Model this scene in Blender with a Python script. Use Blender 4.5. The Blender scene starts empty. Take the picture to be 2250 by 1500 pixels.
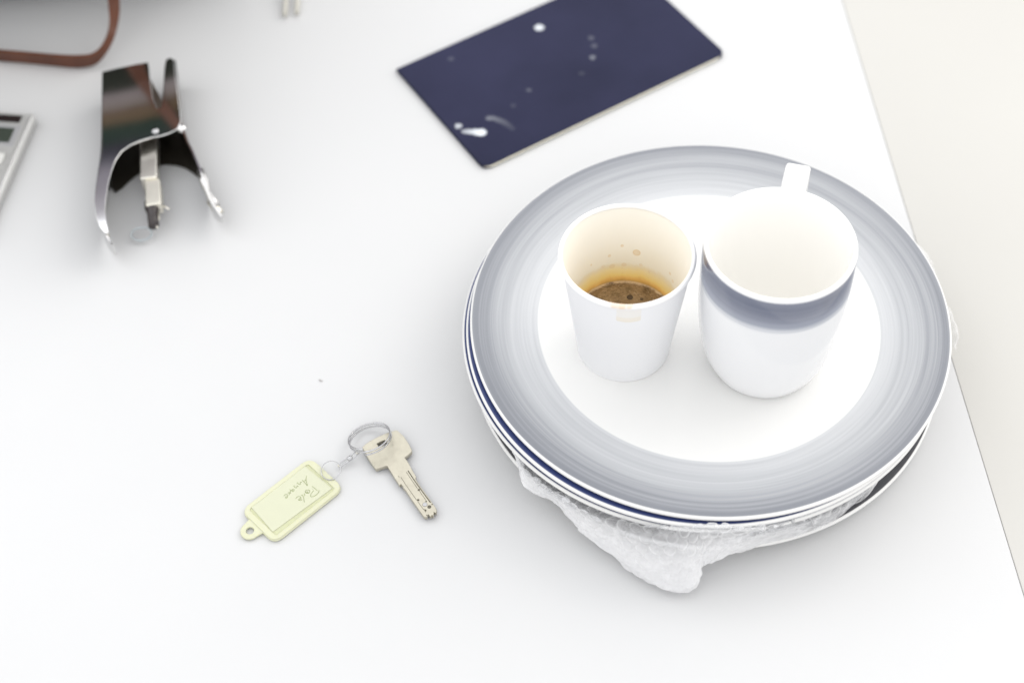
import bpy, bmesh, math, random
from mathutils import Vector, Matrix, noise
random.seed(7)
S = bpy.context.scene
COL = S.collection
PI = math.pi
# ------------------------------------------------------------------ camera
CAMP = Vector((-0.113426, -0.561131, 0.746704))
PITCH, YAW, ROLL, FPX = 0.9052535, 0.0029714, -0.0479707, 3482.80
FW = Vector((math.sin(YAW)*math.cos(PITCH), math.cos(YAW)*math.cos(PITCH), -math.sin(PITCH)))
RT = Vector((math.cos(YAW), -math.sin(YAW), 0)); UP = RT.cross(FW)
R2 = RT*math.cos(ROLL)+UP*math.sin(ROLL); U2 = UP*math.cos(ROLL)-RT*math.sin(ROLL)
cd = bpy.data.cameras.new('camera'); cam = bpy.data.objects.new('camera', cd); COL.objects.link(cam)
cam.matrix_world = Matrix(((R2.x, U2.x, -FW.x, CAMP.x), (R2.y, U2.y, -FW.y, CAMP.y), (R2.z, U2.z, -FW.z, CAMP.z), (0, 0, 0, 1)))
cd.sensor_width = 36; cd.lens = FPX/2250*36; cd.clip_start = .01; cd.clip_end = 50
cd.dof.use_dof = True; cd.dof.focus_distance = .865; cd.dof.aperture_fstop = 4.2; cd.dof.aperture_blades = 9
S.camera = cam
# ------------------------------------------------------------------ world
W = bpy.data.worlds.new('World'); S.world = W; W.use_nodes = True
wn = W.node_tree.nodes; wl = W.node_tree.links; bg = wn['Background']
tc = wn.new('ShaderNodeTexCoord'); sp = wn.new('ShaderNodeSeparateXYZ'); wl.new(tc.outputs['Generated'], sp.inputs[0])
mr = wn.new('ShaderNodeMapRange'); mr.inputs[1].default_value = -.1; mr.inputs[2].default_value = .75
wl.new(sp.outputs[2], mr.inputs[0])
cr = wn.new('ShaderNodeValToRGB'); wl.new(mr.outputs[0], cr.inputs[0])
cr.color_ramp.elements[0].color = (.90, .89, .88, 1); cr.color_ramp.elements[1].color = (1, 1, 1, 1)
e = cr.color_ramp.elements.new(.35); e.color = (.95, .95, .965, 1)
wl.new(cr.outputs[0], bg.inputs[0]); bg.inputs[1].default_value = .93
# ------------------------------------------------------------------ lamps: two soft windows
def area(name, loc, target, size, power, col):
    l = bpy.data.lights.new(name, 'AREA'); l.shape = 'RECTANGLE'; l.size, l.size_y = size; l.energy = power; l.color = col
    o = bpy.data.objects.new(name, l); COL.objects.link(o); o.location = loc
    o.rotation_euler = (Vector(target)-Vector(loc)).to_track_quat('-Z', 'Y').to_euler()
    return o
area('window_light', (1.2, .6, 1.1), (.05, .0, 0), (1.3, 1.1), 6.5, (1, .965, .91))
area('window_light', (-1.25, 1.0, 1.5), (-.05, .05, 0), (1.3, 1.0), 3, (.87, .93, 1))
S.view_settings.view_transform = 'Standard'; S.view_settings.look = 'None'
S.view_settings.exposure = 0.66; S.view_settings.gamma = 1
S.render.engine = 'CYCLES'; S.cycles.use_denoising = True
S.cycles.max_bounces = 16; S.cycles.diffuse_bounces = 12; S.cycles.glossy_bounces = 8; S.cycles.transparent_max_bounces = 24; S.cycles.transmission_bounces = 8
S.cycles.caustics_reflective = False; S.cycles.caustics_refractive = False

def at(px, py, z=0.0):      # a point of the photograph at a real height above the table
    d = FW+R2*((px-1125)/FPX)-U2*((py-750)/FPX)
    return CAMP+d*((z-CAMP.z)/d.z)
def crop(ox, oy, s):        # measures taken from an enlarged part of the photograph
    return lambda x, y: (ox+x/s, oy+y/s)
# ------------------------------------------------------------------ materials
class N:
    def __init__(s, name):
        s.m = bpy.data.materials.new(name); s.m.use_nodes = True; s.t = s.m.node_tree; s.n = s.t.nodes
        s.b = s.n['Principled BSDF']; s.out = s.n['Material Output']
    def add(s, typ, **kw):
        n = s.n.new(typ)
        for k, v in kw.items(): setattr(n, k, v)
        return n
    def link(s, a, b): s.t.links.new(a, b)
    def put(s, sock, v):
        if v is None: return
        if hasattr(v, 'links'): s.link(v, sock)
        else: sock.default_value = v
    def math(s, op, a, b=None, c=None, clamp=False):
        n = s.add('ShaderNodeMath', operation=op); n.use_clamp = clamp
        for i, v in enumerate((a, b, c)):
            if v is not None: s.put(n.inputs[i], v)
        return n.outputs[0]
    def xyz(s):
        t = s.add('ShaderNodeTexCoord'); p = s.add('ShaderNodeSeparateXYZ'); s.link(t.outputs['Object'], p.inputs[0])
        return p.outputs[0], p.outputs[1], p.outputs[2], t.outputs['Object']
    def comb(s, x, y, z):
        c = s.add('ShaderNodeCombineXYZ')
        for i, v in enumerate((x, y, z)): s.put(c.inputs[i], v)
        return c.outputs[0]
    def noise(s, vec, scale, detail=3, rough=.5):
        n = s.add('ShaderNodeTexNoise'); n.inputs['Scale'].default_value = scale; n.inputs['Detail'].default_value = detail
        n.inputs['Roughness'].default_value = rough
        if vec is not None: s.link(vec, n.inputs['Vector'])
        return n.outputs['Fac']
    def ramp(s, fac, stops, interp='LINEAR'):
        r = s.add('ShaderNodeValToRGB'); r.color_ramp.interpolation = interp; e = r.color_ramp.elements
        while len(e) < len(stops): e.new(.5)
        for i, (p, c) in enumerate(stops):
            e[i].position = p; e[i].color = (*c, 1) if len(c) == 3 else c
        s.link(fac, r.inputs[0]); return r.outputs[0]
    def smooth(s, v, a, b):
        m = s.add('ShaderNodeMapRange', interpolation_type='SMOOTHSTEP'); s.put(m.inputs[0], v)
        m.inputs[1].default_value = a; m.inputs[2].default_value = b; return m.outputs[0]
    def mix(s, f, a, b):
        m = s.add('ShaderNodeMix', data_type='RGBA'); s.put(m.inputs[0], f)
        for i, v in ((6, a), (7, b)):
            if isinstance(v, tuple): v = (*v, 1) if len(v) == 3 else v
            s.put(m.inputs[i], v)
        return m.outputs[2]
    def bump(s, h, strength, dist):
        b = s.add('ShaderNodeBump'); b.inputs['Strength'].default_value = strength; b.inputs['Distance'].default_value = dist
        s.link(h, b.inputs['Height']); s.link(b.outputs[0], s.b.inputs['Normal'])
    def set(s, **kw):
        names = {'col': 'Base Color', 'rough': 'Roughness', 'metal': 'Metallic', 'trans': 'Transmission Weight', 'ior': 'IOR', 'spec': 'Specular IOR Level', 'alpha': 'Alpha', 'coat': 'Coat Weight', 'sss': 'Subsurface Weight'}
        for k, v in kw.items():
            if k == 'col' and isinstance(v, tuple): v = (*v, 1)
            s.put(s.b.inputs[names[k]], v)
        return s
def plain(name, col, rough=.5, metal=0, var=.03, scale=60, **kw):
    m = N(name); x, y, z, o = m.xyz(); f = m.noise(o, scale, 4)
    hi = tuple(min(1, c*(1+var)) for c in col); lo = tuple(c*(1-var) for c in col)
    m.set(col=m.ramp(f, [(.35, lo), (.65, hi)]), metal=metal, rough=m.smooth(f, .2, .8), **kw)
    mr_ = m.b.inputs['Roughness'].links[0].from_node; mr_.inputs[3].default_value = rough*.88; mr_.inputs[4].default_value = rough*1.12
    return m.m

def table_mat():
    m = N('white_laminate'); x, y, z, o = m.xyz()
    f = m.noise(o, 6, 5); g = m.noise(o, 900, 2)
    m.set(col=m.ramp(f, [(.3, (.588, .591, .596)), (.7, (.604, .606, .609))]), rough=.34, spec=.35)
    m.bump(g, .12, .0002); return m.m
def side_mat():
    m = N('cream_laminate'); x, y, z, o = m.xyz(); f = m.noise(o, 4, 5); g = m.noise(o, 500, 2)
    m.set(col=m.ramp(f, [(.3, (.515, .506, .48)), (.7, (.535, .526, .50))]), rough=.5, spec=.3)
    m.bump(g, .1, .0002); return m.m
def glaze(name, inner_col, outer_col, r0, r1, white=(.735, .733, .72), streak=.06, edge=.1339):
    m = N(name); x, y, z, o = m.xyz()
    r = m.math('SQRT', m.math('ADD', m.math('MULTIPLY', x, x), m.math('MULTIPLY', y, y)))
    cx_ = m.math('DIVIDE', x, m.math('ADD', r, 1e-4)); cy_ = m.math('DIVIDE', y, m.math('ADD', r, 1e-4))
    v = m.comb(m.math('MULTIPLY', r, 330.0), m.math('MULTIPLY', cx_, .55), m.math('MULTIPLY', cy_, .55))
    n1 = m.noise(v, 1.0, 3, .55)
    v2 = m.comb(m.math('MULTIPLY', r, 950.0), m.math('MULTIPLY', cx_, .9), m.math('MULTIPLY', cy_, .9))
    n2 = m.noise(v2, 1.0, 2, .5)
    t = m.math('DIVIDE', m.math('SUBTRACT', r, r0), edge-r0)
    t = m.math('ADD', t, m.math('MULTIPLY', m.math('SUBTRACT', n1, .5), .95))
    t = m.math('ADD', t, m.math('MULTIPLY', m.math('SUBTRACT', n2, .5), streak*4), clamp=True)
    c = m.ramp(t, [(0, inner_col), (.45, tuple(a*.62+b*.38 for a, b in zip(inner_col, outer_col))), (1, outer_col)])
    w1 = m.smooth(m.math('ADD', r, m.math('MULTIPLY', m.math('SUBTRACT', n2, .5), .0004)), r0-.0006, r0+.0006)
    w2 = m.smooth(r, edge+.0005, edge-.0003)
    top = m.smooth(z, .0002-.0002-.0042, .0002-.0032) if False else 1.0
    fac = m.math('MULTIPLY', w1, w2)
    m.set(col=m.mix(fac, white, c), rough=.24, spec=.45)
    return m
def plate_mat(name, a, b):
    m = glaze(name, a, b, .0966, .134)
    # underside stays white porcelain: normals that look down
    g = m.add('ShaderNodeAttribute', attribute_name='top'); g.attribute_type = 'GEOMETRY'
    src = m.b.inputs['Base Color'].links[0].from_socket
    m.set(col=m.mix(g.outputs['Fac'], (.735, .733, .72), src)); return m.m

# ------------------------------------------------------------------ mesh helpers
def link(name, me, mat, parent=None, smooth=True):
    o = bpy.data.objects.new(name, me); COL.objects.link(o)
    if mat: me.materials.append(mat)
    if smooth:
        for p in me.polygons: p.use_smooth = True
    if parent: o.parent = parent
    return o
def tag(o, label, cat=None, group=None, kind=None):
    if label: o['label'] = label
    if cat: o['category'] = cat
    if group: o['group'] = group
    if kind: o['kind'] = kind
    return o
def empty(name, loc=(0, 0, 0), rz=0):
    o = bpy.data.objects.new(name, None); o.empty_display_size = .02; COL.objects.link(o); o.location = loc; o.rotation_euler = (0, 0, rz)
    return o
def keep(o, parent):       # parent with the child's world place unchanged
    o.parent = parent; o.matrix_parent_inverse = Matrix.Translation(parent.location).inverted() if parent.rotation_euler.z == 0 else parent.matrix_basis.inverted()
    return o
def mesh(name, vs, fs):
    me = bpy.data.meshes.new(name); me.from_pydata([tuple(v) for v in vs], [], fs); me.update(); return me
def catmull(pts, n=8):
    pts = [Vector(p) for p in pts]; out = []
    for i in range(len(pts)-1):
        p0 = pts[max(i-1, 0)]; p1 = pts[i]; p2 = pts[i+1]; p3 = pts[min(i+2, len(pts)-1)]
        for k in range(n):
            t = k/n
            out.append(.5*((2*p1)+(p2-p0)*t+(2*p0-5*p1+4*p2-p3)*t*t+(3*p1-p0-3*p2+p3)*t**3))
    out.append(pts[-1]); return out
def lathe(name, prof, seg=192, top_n=None):
    vs, fs = [], []; ring = []
    for r, z in prof:
        if r < 1e-6: ring.append([len(vs)]); vs.append((0, 0, z))
        else:
            ring.append(list(range(len(vs), len(vs)+seg)))
            vs += [(r*math.cos(2*PI*k/seg), r*math.sin(2*PI*k/seg), z) for k in range(seg)]
    for i in range(len(prof)-1):
        a, b = ring[i], ring[i+1]
        for k in range(seg):
            q = (k+1) % seg
            if len(a) == 1: fs.append((a[0], b[k], b[q]))
            elif len(b) == 1: fs.append((a[k], b[0], a[q]))
            else: fs.append((a[k], b[k], b[q], a[q]))
    me = mesh(name, vs, fs)
    if top_n is not None:
        at_ = me.attributes.new('top', 'FLOAT', 'POINT'); i = 0
        for j, rg in enumerate(ring):
            for _ in rg: at_.data[i].value = 1.0 if j < top_n else 0.0; i += 1
    return me
def flip_out(me):
    bm = bmesh.new(); bm.from_mesh(me); bmesh.ops.recalc_face_normals(bm, faces=bm.faces); bm.to_mesh(me); bm.free()
def tube_data(pts, r, seg=10, closed=False, cap=True):
    pts = [Vector(p) for p in pts]; n = len(pts); vs = []; fs = []
    rad = r if callable(r) else (lambda t: r)
    tprev = None; nrm = None
    for i, p in enumerate(pts):
        a = pts[(i-1) % n] if (closed or i > 0) else p; b = pts[(i+1) % n] if (closed or i < n-1) else p
        t = (b-a).normalized()
        if nrm is None:
            nrm = t.orthogonal().normalized()
        nrm = (nrm-t*nrm.dot(t)).normalized(); bn = t.cross(nrm)
        rr = rad(i/max(1, n-1))
        for k in range(seg):
            a_ = 2*PI*k/seg; vs.append(p+nrm*(math.cos(a_)*rr)+bn*(math.sin(a_)*rr))
    for i in range(n if closed else n-1):
        j = (i+1) % n
        for k in range(seg):
            q = (k+1) % seg; fs.append((i*seg+k, i*seg+q, j*seg+q, j*seg+k))
    if cap and not closed:
        fs.append(tuple(range(seg))[::-1]); fs.append(tuple(range((n-1)*seg, n*seg)))
    return vs, fs
def tube(name, pts, r, mat, parent=None, closed=False, seg=10):
    vs, fs = tube_data(pts, r, seg, closed); return link(name, mesh(name, vs, fs), mat, parent)
def multi_tube(name, strokes, r, mat, parent=None, seg=6):
    V, F = [], []
    for s_ in strokes:
        vs, fs = tube_data(s_, r, seg); b = len(V); V += vs; F += [tuple(i+b for i in f) for f in fs]
    return link(name, mesh(name, V, F), mat, parent)
def shape2d(name, loops, z, thick, bevel, mat, parent=None, res=3):
    """flat plate: outline(s) in world xy (first outer, the rest holes), bottom at z, given thickness, rounded edges"""
    c = bpy.data.curves.new(name, 'CURVE'); c.dimensions = '2D'; c.fill_mode = 'BOTH'
    c.extrude = max(thick/2-bevel, 1e-5); c.bevel_depth = bevel; c.bevel_resolution = res; c.offset = -bevel
    for lp in loops:
        s_ = c.splines.new('POLY'); s_.points.add(len(lp)-1); s_.use_cyclic_u = True
        for i, p in enumerate(lp): s_.points[i].co = (p[0], p[1], 0, 1)
    o = bpy.data.objects.new(name, c); COL.objects.link(o)
    dg = bpy.context.evaluated_depsgraph_get(); me = bpy.data.meshes.new_from_object(o.evaluated_get(dg))
    bpy.data.objects.remove(o); bpy.data.curves.remove(c)
    for v in me.vertices: v.co.z += z+thick/2
    me.materials.clear()
    ob = link(name, me, mat, parent, smooth=False)
    me.set_sharp_from_angle(angle=math.radians(35)) if hasattr(me, 'set_sharp_from_angle') else None
    for p in me.polygons: p.use_smooth = True
    return ob
def rounded(poly, rads, n=6):
    """round the corners of a 2-D polygon"""
    out = []; m = len(poly); P = [Vector((p[0], p[1])) for p in poly]
    for i in range(m):
        p = P[i]; a = P[i-1]-p; b = P[(i+1) % m]-p; r = rads[i] if isinstance(rads, (list, tuple)) else rads
        if r <= 0: out.append(p); continue
        ua, ub = a.normalized(), b.normalized(); ang = ua.angle(ub); d = min(r/math.tan(ang/2), a.length*.49, b.length*.49)
        p1, p2 = p+ua*d, p+ub*d
        for k in range(n+1):
            t = k/n; out.append(p1*(1-t)**2+p*2*t*(1-t)+p2*t*t)
    return out
def box_mesh(name, lo, hi, bev=0, segs=3):
    bm = bmesh.new(); bmesh.ops.create_cube(bm, size=1)
    for v in bm.verts:
        v.co = Vector([lo[i]+(v.co[i]+.5)*(hi[i]-lo[i]) for i in range(3)])
    if bev: bmesh.ops.bevel(bm, geom=bm.edges[:], offset=bev, segments=segs, profile=.5, affect='EDGES')
    me = bpy.data.meshes.new(name); bm.to_mesh(me); bm.free(); return me
def local(me, o):
    me.transform(Matrix.Translation(-o)); return me

# ------------------------------------------------------------------ setting: the white table and the cream top beside it
E0, E1 = at(1850, 0), at(2250, 1310)
ed = (E1-E0).normalized(); far = E0-ed*1.2; near = E1+ed*1.0; side = Vector((-ed.y, ed.x, 0)); side = side if side.x > 0 else -side
def slab(name, quad, z1, thick, bev, mat, kind=None):
    bm = bmesh.new(); a = [bm.verts.new((q[0], q[1], z1)) for q in quad]; b = [bm.verts.new((q[0], q[1], z1-thick)) for q in quad]
    bm.faces.new(a); bm.faces.new(b[::-1])
    for i in range(4): bm.faces.new((a[i], b[i], b[(i+1) % 4], a[(i+1) % 4]))
    bmesh.ops.recalc_face_normals(bm, faces=bm.faces)
    bmesh.ops.bevel(bm, geom=bm.edges[:], offset=bev, segments=3, profile=.5, affect='EDGES')
    me = bpy.data.meshes.new(name); bm.to_mesh(me); bm.free(); return link(name, me, mat, None, smooth=False)
t = slab('table', [far, near, near-side*1.9, far-side*1.9], 0, .028, .0004, table_mat(), None)
tag(t, 'white laminate table top that everything lies on', 'table')
g_ = side*.00045
t = slab('side_table', [far+g_, near+g_, near+g_+side*1.4, far+g_+side*1.4], -.0006, .03, .0005, side_mat())
tag(t, 'cream coloured table top butted against the white table on the right', 'table')
fl = slab('floor', [(-4, -4), (4, -4), (4, 4), (-4, 4)], -.74, .02, .001, plain('grey_floor', (.35, .34, .33), .6))
tag(fl, 'grey floor under the tables', kind='structure')

# ------------------------------------------------------------------ plates
T = .048
def plate_profile(R=.135):
    top = [(0, -.0085), (.03, -.0085), (.062, -.0084), (.075, -.0079), (.086, -.0068), (.0966, -.0054), (.108, -.0040), (.12, -.0022), (.129, -.0008), (.1325, -.0002), (.1338, 0)]
    lip = [(.1345, -.0003), (.135, -.0010), (.135, -.0022), (.1346, -.0029), (.1335, -.0034)]
    bot = [(.129, -.0041), (.12, -.0056), (.105, -.0078), (.09, -.0100), (.083, -.0110), (.081, -.0135), (.078, -.0135), (.0775, -.0118), (.05, -.0122), (0, -.0122)]
    tp = catmull([(a, b, 0) for a, b in top], 6); lp = catmull([(a, b, 0) for a, b in lip], 5)
    pr = [(p.x, p.y) for p in tp]; n = len(pr); pr += [(p.x, p.y) for p in lp]; pr += bot
    s_ = R/.135
    return [(max(0, r)*s_, z) for r, z in pr], n
gray_m = plate_mat('grey_banded_glaze', (.545, .555, .57), (.215, .225, .25))
blue_m = plate_mat('navy_banded_glaze', (.09, .14, .30), (.035, .05, .15))
dark_m = plate_mat('shaded_grey_glaze', (.20, .20, .21), (.10, .10, .11))  # same grey glaze as the top plate, darkened for shade in the stack
def plate(x, y, z, mat, label, R=.135, rz=0):
    pr, n = plate_profile(); me = lathe('dinner_plate', pr, 256, n); flip_out(me)
    o = link('dinner_plate', me, mat); o.location = (x, y, T+z); o.rotation_euler = (0, 0, rz); o.scale = (R/.135, R/.135, 1)
    return tag(o, label, 'plate', 'dinner plates in the stack')
plate(0, 0, 0, gray_m, 'grey banded white dinner plate on top of the stack, carrying both cups')
plate(-.0033, -.0027, -.0040, blue_m, 'navy glazed plate directly beneath the grey banded top plate', .1342, 1)
plate(-.0033, .0010, -.0107, blue_m, 'third plate down, a thin navy line above its rim, resting on bubble wrap', .1366, 2)
plate(-.0006, .0034, -.0345, dark_m, 'grey glazed plate, painted darker for shade, at the very bottom, under the bubble wrap on the table', .1352, 3)

# ------------------------------------------------------------------ mug
def mug_mat():
    m = N('mug_porcelain'); x, y, z, o = m.xyz()
    v = m.comb(m.math('MULTIPLY', x, 14.0), m.math('MULTIPLY', y, 14.0), m.math('MULTIPLY', z, 620.0))
    n1 = m.noise(v, 1.0, 3); n2 = m.noise(o, 30, 3)
    zz = m.math('ADD', z, m.math('MULTIPLY', m.math('SUBTRACT', n1, .5), .006))
    lower = m.smooth(zz, .0705, .0765); upper = m.smooth(z, .0958, .0950)
    r = m.math('SQRT', m.math('ADD', m.math('MULTIPLY', x, x), m.math('MULTIPLY', y, y)))
    c = m.ramp(m.math('MULTIPLY', m.math('SUBTRACT', zz, .071), 41.0, clamp=True), [(0, (.46, .485, .54)), (.25, (.31, .33, .39)), (.5, (.205, .22, .275)), (.8, (.145, .16, .215)), (1, (.18, .195, .25))])
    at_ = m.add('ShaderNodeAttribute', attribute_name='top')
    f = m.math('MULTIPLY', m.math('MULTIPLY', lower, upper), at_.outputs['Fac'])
    m.set(col=m.mix(f, m.mix(at_.outputs['Fac'], (.897, .89, .872), (.775, .78, .79)), c), rough=.07, spec=.6); return m.m  # porcelain coloured paler inside than outside to lift the dim interior
MX, MY, MZ = .0276, -.0271, T-.0083
mug = empty('mug', (MX, MY, MZ)); tag(mug, 'white porcelain mug with slate blue band below its rim, empty', 'mug')
H = .0975
outer = catmull([(r, z, 0) for r, z in [(.0262, 0), (.0275, .0006), (.0295, .003), (.0335, .013), (.0365, .026), (.0385, .042), (.0393, .058), (.0395, .075), (.0394, .090), (.0392, .0965)]], 6)
rim = catmull([(r, z, 0) for r, z in [(.0392, .0965), (.0389, .0972), (.0380, .0975), (.0372, .0972), (.0369, .0963)]], 4)
inner = catmull([(r, z, 0) for r, z in [(.0369, .0963), (.0369, .08), (.0368, .058), (.0358, .042), (.034, .028), (.030, .015), (.022, .0075), (.010, .0055), (0.0, .0052)]], 6)
pr = [(0, .002), (.02, .002), (.0235, .0015), (.0245, 0)]+[(p.x, p.y) for p in outer]
no = len(pr)+2; pr += [(p.x, p.y) for p in rim[1:]]+[(max(0, p.x), p.y) for p in inner[1:]]
me = lathe('body', pr, 192, no); flip_out(me)
mugm = mug_mat(); link('body', me, mugm, mug)
# handle: a flat strap that leaves the wall at the back
hd = (at(1756, 380, T+.085)-at(1722, 530, T+.0892)); ha = math.atan2(hd.y, hd.x)
path = catmull([(.0385, 0, .0862), (.050, 0, .0875), (.0625, 0, .0868), (.0690, 0, .0815), (.0700, 0, .070), (.0675, 0, .056), (.059, 0, .043), (.045, 0, .036), (.0375, 0, .034)], 8)
def ribbon(name, path, wdir, wid, th, mat, parent=None, bev=.35):
    vs, fs = [], []; n = len(path); wdir = Vector(wdir).normalized(); sec = []
    k = 7
    for c, (sx, sy) in enumerate(((1, 1), (-1, 1), (-1, -1), (1, -1))):
        rr = th*.45
        for j in range(k):
            a = c*PI/2+j/(k-1)*PI/2; sec.append((sx*(wid/2-rr)+rr*math.cos(a), sy*(th/2-rr)+rr*math.sin(a)))
    m_ = len(sec)
    for i, p in enumerate(path):
        t_ = (path[min(i+1, n-1)]-path[max(i-1, 0)]).normalized(); nn = t_.cross(wdir).normalized()
        for a, b in sec: vs.append(p+wdir*a+nn*b)
    for i in range(n-1):
        for q in range(m_): fs.append((i*m_+q, i*m_+(q+1) % m_, (i+1)*m_+(q+1) % m_, (i+1)*m_+q))
    fs.append(tuple(range(m_))); fs.append(tuple(range((n-1)*m_, n*m_))[::-1])
    me = mesh(name, vs, fs); flip_out(me); return link(name, me, mat, parent)
h = ribbon('handle', path, (0, 1, 0), .0135, .0042, plain('white_porcelain', (.765, .765, .76), .1, var=.005), mug)
h.rotation_euler = (0, 0, ha)

# ------------------------------------------------------------------ paper cup
CX, CY, CZ = -.0491, -.0128, T-.0083
cup = empty('paper_cup', (CX, CY, CZ)); tag(cup, 'small white paper cup with coffee dregs and a brown drip under its rim', 'paper cup')
CH = .0782
def rin(z): return .0252+(.0346-.0252)*z/CH
def spots(m, o, lst):
    res = None
    for (p, r, k) in lst:
        d = m.add('ShaderNodeVectorMath', operation='DISTANCE'); m.link(o, d.inputs[0]); d.inputs[1].default_value = p
        v = m.math('MULTIPLY', m.smooth(d.outputs['Value'], r*1.15, r*.75), k)
        ring = m.math('MULTIPLY', m.math('MULTIPLY', m.smooth(d.outputs['Value'], r*1.15, r*.9), m.smooth(d.outputs['Value'], r*.6, r*.9)), k*.6)
        v = m.math('ADD', v, ring)
        res = v if res is None else m.math('MAXIMUM', res, v)
    return res
def cup_inside_mat(cof):
    m = N('cream_lined_paper'); x, y, z, o = m.xyz()
    vy = m.comb(m.math('MULTIPLY', x, 1.0), m.math('MULTIPLY', y, 1.0), m.math('MULTIPLY', z, .6))
    n = m.noise(vy, 120, 4, .6); n2 = m.noise(o, 420, 3, .6)
    zz = m.math('SUBTRACT', m.math('SUBTRACT', z, cof), m.math('MULTIPLY', m.math('SUBTRACT', n, .5), .006))
    c = m.ramp(m.math('MULTIPLY', zz, 1/.03, clamp=True), [(0, (.64, .38, .12)), (.08, (.90, .58, .19)), (.17, (.97, .76, .30)), (.30, (.95, .81, .46)), (.42, (.87, .79, .60)), (.5, (.91, .88, .78)), (1, (.92, .90, .835))])
    n3 = m.smooth(n2, .60, .72); low = m.smooth(z, .045, .025)
    c = m.mix(m.math('MULTIPLY', m.math('MULTIPLY', n3, low), .35), c, (.72, .50, .26))
    def wp(px, py):
        best = None
        for i in range(400):        # where the line of sight meets the far inside wall
            zz_ = CZ+.012+i*.00016; p = at(px, py, zz_); rr = math.hypot(p.x-CX, p.y-CY)-rin(zz_-CZ)
            if p.y > CY and (best is None or abs(rr) < best[0]): best = (abs(rr), p)
        return tuple(best[1]-Vector((CX, CY, CZ)))
    L = [(wp(1399, 555), .0022, .42), (wp(1367, 540), .0009, .4), (wp(1339, 562), .0009, .35), (wp(1299, 582), .0006, .4), (wp(1371, 581), .0014, .25), (wp(1345, 585), .0016, .22), (wp(1408, 582), .0010, .22), (wp(1472, 601), .0009, .3), (wp(1325, 585), .0011, .15), (wp(1478, 618), .001, .25)]
    c = m.mix(spots(m, o, L), c, (.72, .50, .22))
    m.set(col=c, rough=.42, spec=.35); return m.m
def cup_outside_mat():
    m = N('white_paper'); x, y, z, o = m.xyz(); n = m.noise(o, 500, 3); n2 = m.noise(o, 160, 3)
    # dried drip: a soft square below the rim at the front
    ang = math.atan2(-1, .0)
    p0 = at(1381, 692, CZ+.066)-Vector((CX, CY, CZ)); a0 = math.atan2(p0.y, p0.x)
    ca, sa = math.cos(a0+PI/2), math.sin(a0+PI/2)
    u = m.math('ADD', m.math('MULTIPLY', x, ca), m.math('MULTIPLY', y, sa)); u = m.math('ADD', u, m.math('MULTIPLY', m.math('SUBTRACT', n2, .5), .0012))
    rr = m.math('ADD', m.math('MULTIPLY', x, math.cos(a0)), m.math('MULTIPLY', y, math.sin(a0)))
    front = m.smooth(rr, .0, .004); au = m.math('ABSOLUTE', u)
    zz = m.math('ADD', z, m.math('MULTIPLY', m.math('MULTIPLY', u, u), -28.0)); zz = m.math('ADD', zz, m.math('MULTIPLY', m.math('SUBTRACT', n2, .5), .001))
    wid = m.smooth(au, .0066, .0061); inz = m.math('MULTIPLY', m.smooth(zz, .0618, .0622), m.smooth(z, .0745, .0725))
    low = m.smooth(zz, .0662, .0655)
    edge_ = m.math('MULTIPLY', m.smooth(zz, .0618, .0621), m.smooth(zz, .0627, .0623))
    f = m.math('MULTIPLY', m.math('MULTIPLY', wid, front), inz)
    k = m.math('MULTIPLY', f, m.math('ADD', m.math('ADD', .16, m.math('MULTIPLY', low, .16)), m.math('MULTIPLY', edge_, .2)))
    c = m.mix(k, (.80, .805, .82), (.76, .62, .36))
    m.set(col=c, rough=.5, spec=.3); m.bump(n, .08, .0002); return m.m
def cup_rim_mat():
    m = N('rolled_paper'); x, y, z, o = m.xyz(); n = m.noise(o, 260, 3)
    def rp(px, py): return tuple(at(px, py, CZ+.0785)-Vector((CX, CY, CZ)))
    f = None
    for (px, py, r, k) in ((1340, 664, .0022, .35), (1352, 668, .003, .5), (1368, 671, .0032, .6), (1382, 672, .0028, .55)):
        d = m.add('ShaderNodeVectorMath', operation='DISTANCE'); m.link(o, d.inputs[0]); d.inputs[1].default_value = rp(px, py)
        v = m.math('MULTIPLY', m.smooth(m.math('ADD', d.outputs['Value'], m.math('MULTIPLY', m.math('SUBTRACT', n, .5), .003)), r*1.2, r*.5), k)
        f = v if f is None else m.math('MAXIMUM', f, v)
    m.set(col=m.mix(f, (.88, .88, .88), (.74, .50, .27)), rough=.4, spec=.35); return m.m
COF = .0225
w_out = [(.0249, 0), (.0256, .0), (.0259, .0006), (.0259, .0035), (.0262, .0040), (.0349, .0765)]
pr = [(0, .006), (.0245, .006), (.0249, .004)]+w_out
me = lathe('wall', pr, 192); flip_out(me); link('wall', me, cup_outside_mat(), cup)
me = lathe('lining', [(0, .0068), (.0253, .0068), (.0256, .008)]+[(rin(z_), z_) for z_ in [.01+.0672*i/24 for i in range(25)]], 192)
bm = bmesh.new(); bm.from_mesh(me); bmesh.ops.recalc_face_normals(bm, faces=bm.faces); bmesh.ops.reverse_faces(bm, faces=bm.faces); bm.to_mesh(me); bm.free()
link('lining', me, cup_inside_mat(COF), cup)
rt = [(.0352+.0015*math.cos(a)*.85, CH-.0012+.0016*math.sin(a)) for a in [2*PI*k/16 for k in range(17)]]
me = lathe('rim', rt, 192); flip_out(me); link('rim', me, cup_rim_mat(), cup)
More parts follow.
